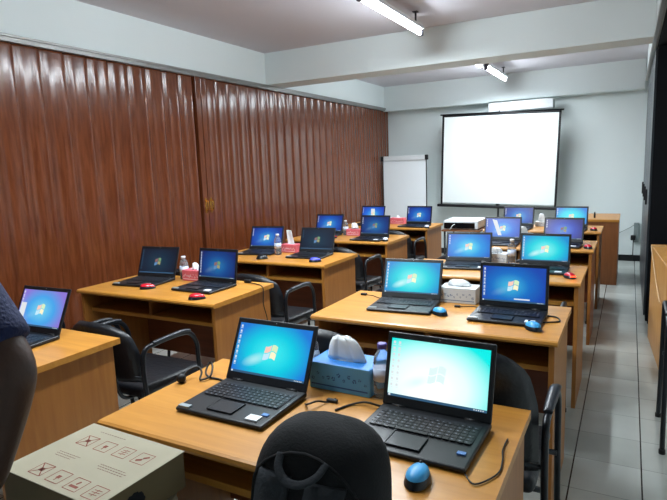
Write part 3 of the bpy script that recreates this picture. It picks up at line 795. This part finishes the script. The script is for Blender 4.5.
# ------------------------------------------------------------------ flip chart board
fc = thing('flip_chart', 'white flip chart board on an easel in the far left corner', 'flip chart', (-3.13, 8.2, 0))
bm = B(); bx(bm, -.355, .355, -.012, .012, .56, 1.51, .004, 2); obj('board', bm, M['boardw'], fc)
bm = B(); bx(bm, -.345, .345, -.03, .02, 1.51, 1.585, .008, 2); obj('clip_bar', bm, M['white'], fc)
for s in (-1, 1):
    bm = B(); bx(bm, s*.365-.022, s*.365+.022, -.034, .022, 1.51, 1.588, .008, 2); o = obj('corner_cap', bm, M['black_base'], fc); o['label'] = 'black corner cap'
    bm = B(); bx(bm, s*.357-.004, s*.357+.004, -.014, .013, .57, 1.51); obj('edge_strip', bm, M['tube'], fc)
    bm = B(); tube(bm, [(s*.25, .03, 1.5), (s*.33, .06, .0)], .011, 8); obj('leg', bm, M['tube'], fc)
bm = B(); tube(bm, [(0, .025, 1.5), (0, .30, .0)], .011, 8); obj('leg', bm, M['tube'], fc)
bm = B(); bx(bm, -.34, .34, -.065, -.01, .56, .575, .003, 1); obj('pen_tray', bm, M['tube'], fc)

# ------------------------------------------------------------------ air conditioner above screen
ac = thing('air_conditioner', 'long white wall unit right above the projection screen', 'air conditioner', (-1.40, YB-.205, 2.17))
bm = B(); bx(bm, -.46, .43, -.10, 0, -.02, .115, .014, 3); obj('casing', bm, M['offwhite'], ac)
bm = B(); bx(bm, -.43, .40, -.103, -.098, -.012, .012, .002, 1); obj('air_flap', bm, M['offwhite'], ac)
bm = B(); bx(bm, .425, .436, -.09, -.005, -.015, .105, .004, 1); o = obj('shaded_end', bm, M['greybox'], ac); o['label'] = 'casing end with its shade painted grey'  # grey plate paints the shade on the white casing's end

# ------------------------------------------------------------------ right side: cabinet, desk, small wall parts
cb_ = thing('tall_cabinet', 'tall black cabinet along the right edge of the room reaching up to the ceiling header', 'cabinet', (.15, 5.3, 0))
bm = B(); bx(bm, .012, .58, 0, 2.3, .03, ZH-.03, .002, 1); obj('body', bm, M['blackcab'], cb_)
for k in range(4):
    bm = B(); bx(bm, -.004, .012, .01+k*.575, .57+k*.575, .08, ZH-.05, .003, 1); dr = obj('door', bm, M['cab_sheen'], cb_)
    bm = B(); bx(bm, -.02, -.003, .50+k*.575, .515+k*.575, 1.0, 1.14, .004, 2); obj('handle', bm, M['blackrub'], dr)
bm = B(); bx(bm, .03, .56, .03, 2.27, 0, .03); obj('plinth', bm, M['blackcab'], cb_)
t = thing('side_desk', 'light wooden desk with solid end panel at the right edge, beyond the black chair', 'desk', (.228, 3.96, 0), .06)
bm = B(); bx(bm, 0, .58, -.02, 1.0, .725, .75, .003, 1); obj('desktop', bm, M['wood_r'], t)
bm = B(); bx(bm, .005, .027, 0, .98, 0, .725, .0015, 1); obj('side_panel', bm, M['wood_r'], t)
bm = B(); bx(bm, .55, .572, 0, .98, 0, .725, .0015, 1); obj('side_panel', bm, M['wood_r'], t)
bm = B(); bx(bm, .027, .55, .95, .975, .2, .725, .0015, 1); obj('back_panel', bm, M['desk_in_shade'], t)
t = thing('cloth_bag', 'dark purple cloth bundle on the wooden desk at the right edge', 'bag', (.40, 4.62, .75))
bm = B(); g = bmesh.ops.create_icosphere(bm, subdivisions=4, radius=1)
for v in bm.verts:
    n_ = noise.noise(v.co*2.3)*.18; v.co *= (1+n_); v.co.x *= .09; v.co.y *= .13; v.co.z = max(0, v.co.z*.07+.045)
for f in bm.faces: f.smooth = True
obj('bag_body', bm, M['purple'], t)
bm = B(); tube(bm, smooth_path([(-.04, 0, .10), (-.03, 0, .16), (.03, 0, .16), (.04, 0, .10)], 5), .006, 8); obj('handle', bm, M['purple'], t)
bm = B(); lathe(bm, [(.022, 0), (.026, .004), (.028, .055), (.025, .055), (.023, .008)], 20)
tag(obj('cup', bm, M['beige'], None, (.29, 4.12, .75)), 'small beige cup on the wooden desk at the right edge', 'cup')
t = thing('wall_socket_box', 'small grey electrical box with a black plug, low on the far wall', 'socket', (.105, YB-.002, .40))
bm = B(); bx(bm, -.03, .035, -.045, 0, -.13, .14, .006, 2); obj('box', bm, M['greybox'], t)
bm = B(); bx(bm, -.065, -.005, -.085, -.04, -.10, -.03, .012, 3); obj('plug', bm, M['blackrub'], t)
bm = B(); tube(bm, smooth_path([(-.02, -.06, .12), (-.08, -.03, .07), (-.2, -.02, .0), (-.33, -.012, -.06)], 5), .004, 8); o = obj('cable', bm, M['greybox'], t); o['label'] = 'pale cable running along the wall'
bm = B(); tube(bm, smooth_path([(-.03, -.06, -.1), (-.03, -.05, -.2), (-.03, -.03, -.395)], 4), .006, 8); obj('cable', bm, M['blackrub'], t)

# ------------------------------------------------------------------ backpack on a stool
t = thing('stool', 'black stool under the backpack in the foreground', 'stool', (-.447, .70, 0))
bm = B(); lathe(bm, [(.13, .50), (.145, .505), (.15, .52), (.145, .53), (.12, .533)], 28); obj('seat', bm, M['stool'], t)
for k in range(4):
    a = PI/4+k*PI/2
    bm = B(); tube(bm, [(.10*math.cos(a), .10*math.sin(a), .505), (.16*math.cos(a), .16*math.sin(a), .0)], .012, 10); obj('leg', bm, M['tube'], t)
bp = thing('backpack', 'black fabric backpack with two broad straps and a top loop, in the foreground', 'backpack', (-.447, .70, .533), 0)
H = .505
def hw(s):   # half width
    if s < .06: return .118+.014*math.sqrt(s/.06)
    if s < .62: return .132-.015*(s-.06)/.56
    q = (s-.62)/.38
    return .117*math.sqrt(max(0, 1-(q*.985)**5))
def hd(s):
    if s < .05: return .075
    if s < .75: return .085-.012*s
    q = (s-.75)/.25
    return .076*math.sqrt(max(0, 1-(q*.97)**3.4))
def pack(u, s, grow=0):
    a = 2*PI*u; c, sn = math.cos(a), math.sin(a)
    x = (hw(s)+grow)*math.copysign(abs(c)**.6, c)+.012*s*s; y = (hd(s)+grow)*math.copysign(abs(sn)**.72, sn)
    nz = noise.noise(Vector((x*9, y*9, s*4)))*.006
    return (x+nz+.012*s, y+nz-.0*s+.03*s, H*s)
bm = B(); g, fs = sheet(bm, lambda u, v: pack(u, v), 48, 40)
bmesh.ops.remove_doubles(bm, verts=bm.verts, dist=.0006); bmesh.ops.holes_fill(bm, edges=[e for e in bm.edges if e.is_boundary], sides=100)
obj('body', bm, M['fabric'], bp)
# piping along the back-panel edge
def surf(x, s, off=.004):
    w = hw(s); r_ = min(1, abs(x)/max(w, 1e-4)); yy = hd(s)*(max(0, 1-r_**(1/.6*2)))**(.72/2)
    return Vector((x+.012*s+.012*s*s, -yy-off+.03*s, H*s))
pp = []
for k in range(61):
    q = k/60
    if q < .4: s = .05+q/.4*.72; x = -hw(s)*.86
    elif q > .6: s = .05+(1-q)/.4*.72; x = hw(s)*.86
    else:
        a = (q-.4)/.2*PI; s = .77+.17*math.sin(a); x = -hw(.77)*.86*math.cos(a)
    pp.append(surf(x, min(s, .96), .002))
bm = B(); tube(bm, pp, .003, 8); obj('piping', bm, M['fabric'], bp)
for (xa, xb) in ((-.046, -.098), (.046, -.012)):
    bm = B(); n = 24; lo = []
    cent = []
    for k in range(n+1):
        q = k/n; s = .87-.83*q; x = xa+(xb-xa)*q
        wd = .031-.003*q
        p0 = surf(x-wd, s, .010+.008*math.sin(PI*q)); p1 = surf(x+wd, s, .010+.008*math.sin(PI*q)); cent.append((p0, p1))
    L1 = [bm.verts.new(a) for a, b_ in cent]; L2 = [bm.verts.new(b_) for a, b_ in cent]
    for k in range(n): bm.faces.new((L1[k], L2[k], L2[k+1], L1[k+1])).smooth = True
    r = bmesh.ops.extrude_face_region(bm, geom=list(bm.faces)); bmesh.ops.translate(bm, vec=(0, .011, 0), verts=[v for v in r['geom'] if isinstance(v, bmesh.types.BMVert)])
    obj('shoulder_strap', bm, M['strap'], bp)
bm = B()
hp = smooth_path([surf(-.042, .93, .003), surf(-.036, .90, .012), surf(-.016, .875, .018), surf(.010, .875, .018), surf(.032, .90, .012), surf(.040, .93, .003)], 6)
tube(bm, hp, .0068, 10, flat=.35); obj('carry_loop', bm, M['strap'], bp)

# ------------------------------------------------------------------ carton stack, front left
A0 = Vector((-1.331, .952, 0)); Ax = Vector((-.984, .942, 0))-A0; Ay = Vector((-1.297, .697, 0))-A0
cw, cd = Ax.length, Ay.length
ang = math.atan2(Ax.y, Ax.x)
ctr = A0+(Ax+Ay)/2
t = thing('cardboard_box', 'pale cardboard box with dark red handling symbols on top, foreground left', 'box', (ctr.x, ctr.y, .655), ang)
bm = B(); bx(bm, -cw/2, cw/2, -cd/2, cd/2, 0, .095, .002, 1)
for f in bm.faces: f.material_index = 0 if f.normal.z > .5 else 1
obj('carton', bm, [M['card'], M['card_side']], t)
bm = B(); bx(bm, -cw/2-.002, cw/2+.003, -cd/2-.002, cd/2+.002, .0945, .0965, .0008, 1); lid = obj('lid_flap', bm, M['card'], t)
inv = Matrix.Rotation(-ang, 2)
def loc2(x, y):
    v = inv @ Vector((x-ctr.x, y-ctr.y)); return v
def ink_line(bm, a, b, w, z=.0969):
    a = Vector(a); b = Vector(b); d = (b-a).normalized(); n = Vector((-d.y, d.x))*w/2
    bm.faces.new([bm.verts.new((p.x, p.y, z)) for p in (a-n, b-n, b+n, a+n)])
import_pts = None
rows = [[(-.097, .054), (-.027, .054), (.042, .055), (.110, .055)], [(-.075, -.088), (-.006, -.090), (.062, -.092), (.130, -.094)]]
for ri, row in enumerate(rows):
    for ci, (px, py) in enumerate(row):
        bm = B(); h_ = .022; w_ = .0022
        cs = [(px-h_, py-h_), (px+h_, py-h_), (px+h_, py+h_), (px-h_, py+h_)]
        for k in range(4): ink_line(bm, cs[k], cs[(k+1) % 4], w_)
        k = ri*4+ci
        if k in (0, 4): ink_line(bm, (px-h_, py-h_), (px+h_, py+h_), .003); ink_line(bm, (px-h_, py+h_), (px+h_, py-h_), .003); ink_line(bm, (px-.008, py), (px+.008, py), .012)
        elif k in (1, 5): ink_line(bm, (px-.006, py), (px+.006, py), .011); ink_line(bm, (px, py-.014), (px, py-.006), .003)
        elif k in (2, 7):
            for q in (-.008, 0, .008): ink_line(bm, (px-.012, py+q), (px+.012, py+q+.002), .0022)
            ink_line(bm, (px, py-.013), (px, py+.013), .002)
        elif k == 6: ink_line(bm, (px-.014, py-.008), (px+.014, py-.008), .008); ink_line(bm, (px-.002, py), (px+.002, py+.012), .006)
        else: ink_line(bm, (px-.012, py-.012), (px+.002, py-.004), .009); ink_line(bm, (px, py+.002), (px+.012, py+.012), .008); ink_line(bm, (px-.005, py-.008), (px+.008, py+.008), .003)
        o = obj('printed_symbol', bm, M['red_ink'], t); o['label'] = 'dark red handling symbol'
for (x0, x1, y0) in ((-.118, -.035, -.012), (-.118, -.045, -.020), (-.114, -.055, -.028), (.035, .125, -.008), (.035, .135, -.016), (.045, .13, -.024), (-.11, -.01, .103)):
    bm = B(); x = x0
    while x < x1:
        l_ = .004+.006*random.random(); ink_line(bm, (x, y0), (min(x+l_, x1), y0), .0025); x += l_+.0018
    obj('printed_text', bm, M['grey_ink'], t)
bm = B()
for k in range(9):
    a = 2*PI*k/9; cy_ = -.03+.018*math.cos(a); cz = .045+.016*math.sin(a)
    bm.faces.new([bm.verts.new((cw/2+.0008+.0001*k, cy_+.014*math.cos(b), cz+.012*math.sin(b))) for b in [2*PI*q/7 for q in range(7)]])
o = obj('printed_emblem', bm, M['black_ink'], t); o['label'] = 'round black printed emblem on the side'
t2 = thing('cardboard_box', 'tall brown carton supporting the pale box with red symbols', 'box', (ctr.x+.005, ctr.y-.005, 0), ang)
bm = B(); bx(bm, -cw/2+.01, cw/2+.01, -cd/2+.0, cd/2-.0, 0, .60, .003, 1); obj('carton', bm, M['card_kraft'], t2)
bm = B(); bx(bm, -.025, .025, -cd/2-.0008, cd/2-.005, .6, .6008); obj('tape', bm, M['beige'], t2)
bm = B()
def crump(u, v):
    a = 2*PI*u; c, sn = math.cos(a), math.sin(a)
    x = (cw/2+.012)*math.copysign(abs(c)**.35, c); y = (cd/2-.01)*math.copysign(abs(sn)**.35, sn)
    n_ = noise.noise(Vector((x*18, y*18, v*5)))*.008
    return (x+n_, y+n_, .6012+.052*v)
g, fs = sheet(bm, crump, 80, 8, smooth=False)
bmesh.ops.holes_fill(bm, edges=[e for e in bm.edges if e.is_boundary], sides=200)
bmesh.ops.remove_doubles(bm, verts=bm.verts, dist=.0005)
tag(obj('crumpled_wrapper', bm, M['crumple'], None, (ctr.x+.004, ctr.y-.004, 0), (0, 0, ang)), 'crumpled greyish wrapping squeezed between the pale box and the carton below', 'wrapping')

# ------------------------------------------------------------------ person at the left edge
def skin_mesh(name, verts, edges, radii, mat, parent, root=0, sub=2):
    me = bpy.data.meshes.new(name); me.from_pydata([tuple(v) for v in verts], edges, [])
    o = bpy.data.objects.new(name, me); COL.objects.link(o)
    sk = o.modifiers.new('s', 'SKIN'); sk.use_smooth_shade = True
    for i, r in enumerate(radii):
        d = me.skin_vertices[0].data[i]; d.radius = r if isinstance(r, tuple) else (r, r); d.use_root = (i == root)
    ss = o.modifiers.new('u', 'SUBSURF'); ss.levels = sub; ss.render_levels = sub
    dg = bpy.context.evaluated_depsgraph_get(); me2 = bpy.data.meshes.new_from_object(o.evaluated_get(dg))
    bpy.data.objects.remove(o); me2.name = name
    for p in me2.polygons: p.use_smooth = True
    me2.materials.clear(); me2.materials.append(mat)
    o = bpy.data.objects.new(name, me2); COL.objects.link(o)
    if parent: o.parent = parent
    return o
PX, PY = -1.345, .46
pr = thing('person', 'standing person in a navy short-sleeved shirt cut off by the left edge, arm bent', 'person', (PX, PY, 0))
V = Vector
SH = V((-1.165, .53, 1.345)); EL = V((-.972, .555, 1.105)); WR = V((-1.03, .505, .865))
lo = V((PX, PY, 0))
Vv = [V((0, 0, .88)), V((0, 0, 1.02)), V((0, .0, 1.18)), V((0, 0, 1.32)), V((0, 0, 1.41)), V((0, .015, 1.53)),
      V((.12, .03, 1.37)), SH-lo, (SH+EL)/2-lo, EL-lo, EL*.6+WR*.4-lo, WR-lo,
      V((-.12, -.01, 1.37)), V((-.19, -.03, 1.34)), V((-.22, -.05, 1.2)), V((-.245, -.05, 1.06)), V((-.25, .0, .95)), V((-.25, .06, .83)),
      V((.09, 0, .84)), V((.10, .01, .62)), V((.105, .0, .46)), V((.11, -.02, .26)), V((.11, -.03, .09)), V((.12, .07, .04)),
      V((-.09, 0, .84)), V((-.10, .01, .62)), V((-.11, .0, .46)), V((-.12, -.02, .26)), V((-.12, -.03, .09)), V((-.13, .07, .04))]
E_ = [(0, 1), (1, 2), (2, 3), (3, 4), (4, 5), (4, 6), (6, 7), (7, 8), (8, 9), (9, 10), (10, 11), (4, 12), (12, 13), (13, 14), (14, 15), (15, 16), (16, 17),
      (0, 18), (18, 19), (19, 20), (20, 21), (21, 22), (22, 23), (0, 24), (24, 25), (25, 26), (26, 27), (27, 28), (28, 29)]
R_ = [(.135, .10), (.125, .095), (.14, .105), (.13, .095), (.07, .06), (.052, .052), .058, .050, .047, .050, .046, .032,
      .062, .056, .047, .040, .040, .027, .085, .075, .055, .052, .038, .03, .085, .075, .055, .052, .038, .03]
body = skin_mesh('body', Vv, E_, R_, M['skin'], pr)
# hands (palm + five fingers), right one reaching down, left relaxed
def hand(wr, dirv, side):
    d = (dirv).normalized(); s = V((side, 0, 0)); s = (s-d*s.dot(d)).normalized(); n = d.cross(s)
    vs = [wr-d*.01, wr+d*.03, wr+d*.06]; ed = [(0, 1), (1, 2)]; ra = [.024, (.034, .018), (.036, .016)]
    o_ = skin_mesh('hand', vs, ed, ra, M['skin'], pr, 0, 2)
    for k, (off, ln) in enumerate(((.027, .066), (.009, .075), (-.009, .070), (-.026, .055))):
        b0 = wr+d*.065+s*off
        skin_mesh('finger', [b0-d*.015, b0+d*ln*.4, b0+d*ln*.75+n*.012, b0+d*ln*.95+n*.028], [(0, 1), (1, 2), (2, 3)], [.0095, .009, .0082, .0068], M['skin'], o_, 0, 1)
    b0 = wr+d*.02+s*.022
    skin_mesh('thumb', [b0, b0+d*.02+s*.02+n*.008, b0+d*.045+s*.028+n*.015, b0+d*.065+s*.027+n*.02], [(0, 1), (1, 2), (2, 3)], [.014, .0115, .010, .008], M['skin'], o_, 0, 1)
hand(WR-lo, WR-EL, -1); hand(V((-.25, .06, .83)), V((0, .06, -.12)), 1)
# shirt: lofted trunk and sleeves fused into one surface
bm = B()
ringz = [(.80, .165, .125), (.92, .158, .118), (1.05, .155, .115), (1.18, .168, .120), (1.28, .182, .118), (1.345, .182, .112), (1.395, .165, .100), (1.435, .115, .088), (1.46, .070, .070)]
rg = []
for zz, a_, b_ in ringz:
    rg.append([bm.verts.new((a_*math.copysign(abs(math.cos(q))**.8, math.cos(q)), b_*math.copysign(abs(math.sin(q))**.8, math.sin(q)), zz)) for q in [2*PI*k/32 for k in range(32)]])
for r0, r1 in zip(rg, rg[1:]):
    for k in range(32): bm.faces.new((r0[k], r0[(k+1) % 32], r1[(k+1) % 32], r1[k]))
bm.faces.new(list(reversed(rg[0]))); bm.faces.new(rg[-1])
shl, ell = SH-lo, EL-lo
tube(bm, smooth_path([V((.06, .01, 1.345)), V((.13, .035, 1.35)), shl, shl*.6+ell*.4, shl*.13+ell*.87], 5), [.055+.012*min(1, k/8)-.006*max(0, (k-12)/8) for k in range(21)], 20)
tube(bm, smooth_path([V((-.06, 0, 1.345)), V((-.13, -.01, 1.35)), V((-.19, -.03, 1.33)), V((-.212, -.045, 1.24)), V((-.232, -.05, 1.15))], 5), [.055+.010*min(1, k/8)-.004*max(0, (k-12)/8) for k in range(21)], 20)
bmesh.ops.recalc_face_normals(bm, faces=bm.faces)
sh_ = obj('shirt', bm, M['navy'])
rm_ = sh_.modifiers.new('r', 'REMESH'); rm_.mode = 'VOXEL'; rm_.voxel_size = .011
sm_ = sh_.modifiers.new('m', 'SMOOTH'); sm_.iterations = 5; sm_.factor = .6
me_ = bpy.data.meshes.new_from_object(sh_.evaluated_get(bpy.context.evaluated_depsgraph_get()))
bpy.data.objects.remove(sh_)
for p_ in me_.polygons: p_.use_smooth = True
me_.materials.clear(); me_.materials.append(M['navy'])
sh_ = bpy.data.objects.new('shirt', me_); COL.objects.link(sh_); sh_.parent = pr
tv = [V((0, 0, .90)), V((.085, 0, .83)), V((.10, .01, .62)), V((.105, .0, .46)), V((.11, -.02, .26)), V((.11, -.03, .07)), V((-.085, 0, .83)), V((-.10, .01, .62)), V((-.11, .0, .46)), V((-.12, -.02, .26)), V((-.12, -.03, .07))]
skin_mesh('trousers', tv, [(0, 1), (1, 2), (2, 3), (3, 4), (4, 5), (0, 6), (6, 7), (7, 8), (8, 9), (9, 10)], [(.15, .115), .10, .088, .074, .068, .062, .10, .088, .074, .068, .062], M['trouser'], pr)
for s in (1, -1):
    bm = B(); g = bmesh.ops.create_icosphere(bm, subdivisions=3, radius=1)
    for v in bm.verts: v.co = V((v.co.x*.048, v.co.y*.135, max(-.5, v.co.z)*.07))
    for v in bm.verts: v.co.z = max(0, v.co.z+.035)
    for f in bm.faces: f.smooth = True
    obj('shoe', bm, M['blackrub'], pr, (s*.12, .03, 0))
bm = B(); bmesh.ops.create_icosphere(bm, subdivisions=4, radius=1)
for v in bm.verts:
    c = v.co.copy(); jaw = max(0, -c.z)
    x = c.x*.075*(1-.28*jaw); y = c.y*.095*(1-.12*jaw); zz = c.z*.118
    f_ = max(0, c.y)
    if f_ > .6:
        nx = abs(c.x)
        y += .022*math.exp(-(c.x/.13)**2)*math.exp(-((c.z+.12)/.2)**2)       # nose
        y -= .010*math.exp(-((nx-.36)/.16)**2)*math.exp(-((c.z-.06)/.12)**2)  # eye sockets
        y += .006*math.exp(-(c.x/.3)**2)*math.exp(-((c.z+.5)/.1)**2)          # mouth
        y += .007*math.exp(-(c.x/.3)**2)*math.exp(-((c.z+.85)/.15)**2)        # chin
    v.co = V((x, y, zz))
for f in bm.faces: f.smooth = True
head = obj('head', bm, M['skin'], pr, (0, .03, 1.575))
for s in (-1, 1):
    bm = B(); bmesh.ops.create_uvsphere(bm, u_segments=12, v_segments=8, radius=.011)
    for f in bm.faces: f.smooth = True
    obj('eye', bm, M['eye'], head, (s*.028, .078, .005))
    bm = B(); bmesh.ops.create_icosphere(bm, subdivisions=3, radius=1)
    for v in bm.verts: v.co = V((v.co.x*.01, v.co.y*.018, v.co.z*.031))
    for f in bm.faces: f.smooth = True
    obj('ear', bm, M['skin'], head, (s*.077, -.005, -.005))
bm = B(); tube(bm, smooth_path([(-.024, .080, -.060), (0, .094, -.058), (.024, .080, -.060)], 4), [.002, .003, .004, .0045, .005, .0045, .004, .003, .002], 8); obj('mouth', bm, M['lip'], head)
bm = B(); bmesh.ops.create_icosphere(bm, subdivisions=4, radius=1)
bmesh.ops.delete(bm, geom=[v for v in bm.verts if (v.co.y > .15 and v.co.z < .45) or v.co.z < -.45], context='VERTS')
for v in bm.verts: v.co = V((v.co.x*.084, v.co.y*.104, v.co.z*.128+.006))*(1+.03*noise.noise(v.co*5))
for f in bm.faces: f.smooth = True
r = bmesh.ops.extrude_face_region(bm, geom=list(bm.faces)); 
for v in [v for v in r['geom'] if isinstance(v, bmesh.types.BMVert)]: v.co *= .95
obj('hair', bm, M['hair'], head)

# ------------------------------------------------------------------ world, camera
w = bpy.data.worlds.new('World'); S.world = w; w.use_nodes = True
w.node_tree.nodes['Background'].inputs[0].default_value = (.6, .7, .8, 1); w.node_tree.nodes['Background'].inputs[1].default_value = .05
f_, yaw, pit, rol = 547.04, .4977, -.1496, -.0369
right0 = Vector((math.cos(yaw), math.sin(yaw), 0)); fwd0 = Vector((-math.sin(yaw), math.cos(yaw), 0)); Z = Vector((0, 0, 1))
fwd = fwd0*math.cos(pit)+Z*math.sin(pit); up = -fwd0*math.sin(pit)+Z*math.cos(pit)
Rt = right0*math.cos(rol)+up*math.sin(rol); Up = -right0*math.sin(rol)+up*math.cos(rol)
cam = bpy.data.cameras.new('camera'); co = bpy.data.objects.new('camera', cam); COL.objects.link(co)
cam.sensor_width = 36; cam.lens = f_*36/667; cam.clip_start = .05
co.matrix_world = Matrix(((Rt.x, Up.x, -fwd.x, 0), (Rt.y, Up.y, -fwd.y, 0), (Rt.z, Up.z, -fwd.z, .6932+.75), (0, 0, 0, 1)))
S.camera = co
vs = S.view_settings; vs.view_transform = 'Standard'; vs.look = 'None'; vs.gamma = 1; vs.use_curve_mapping = False
vs.exposure = EXPO
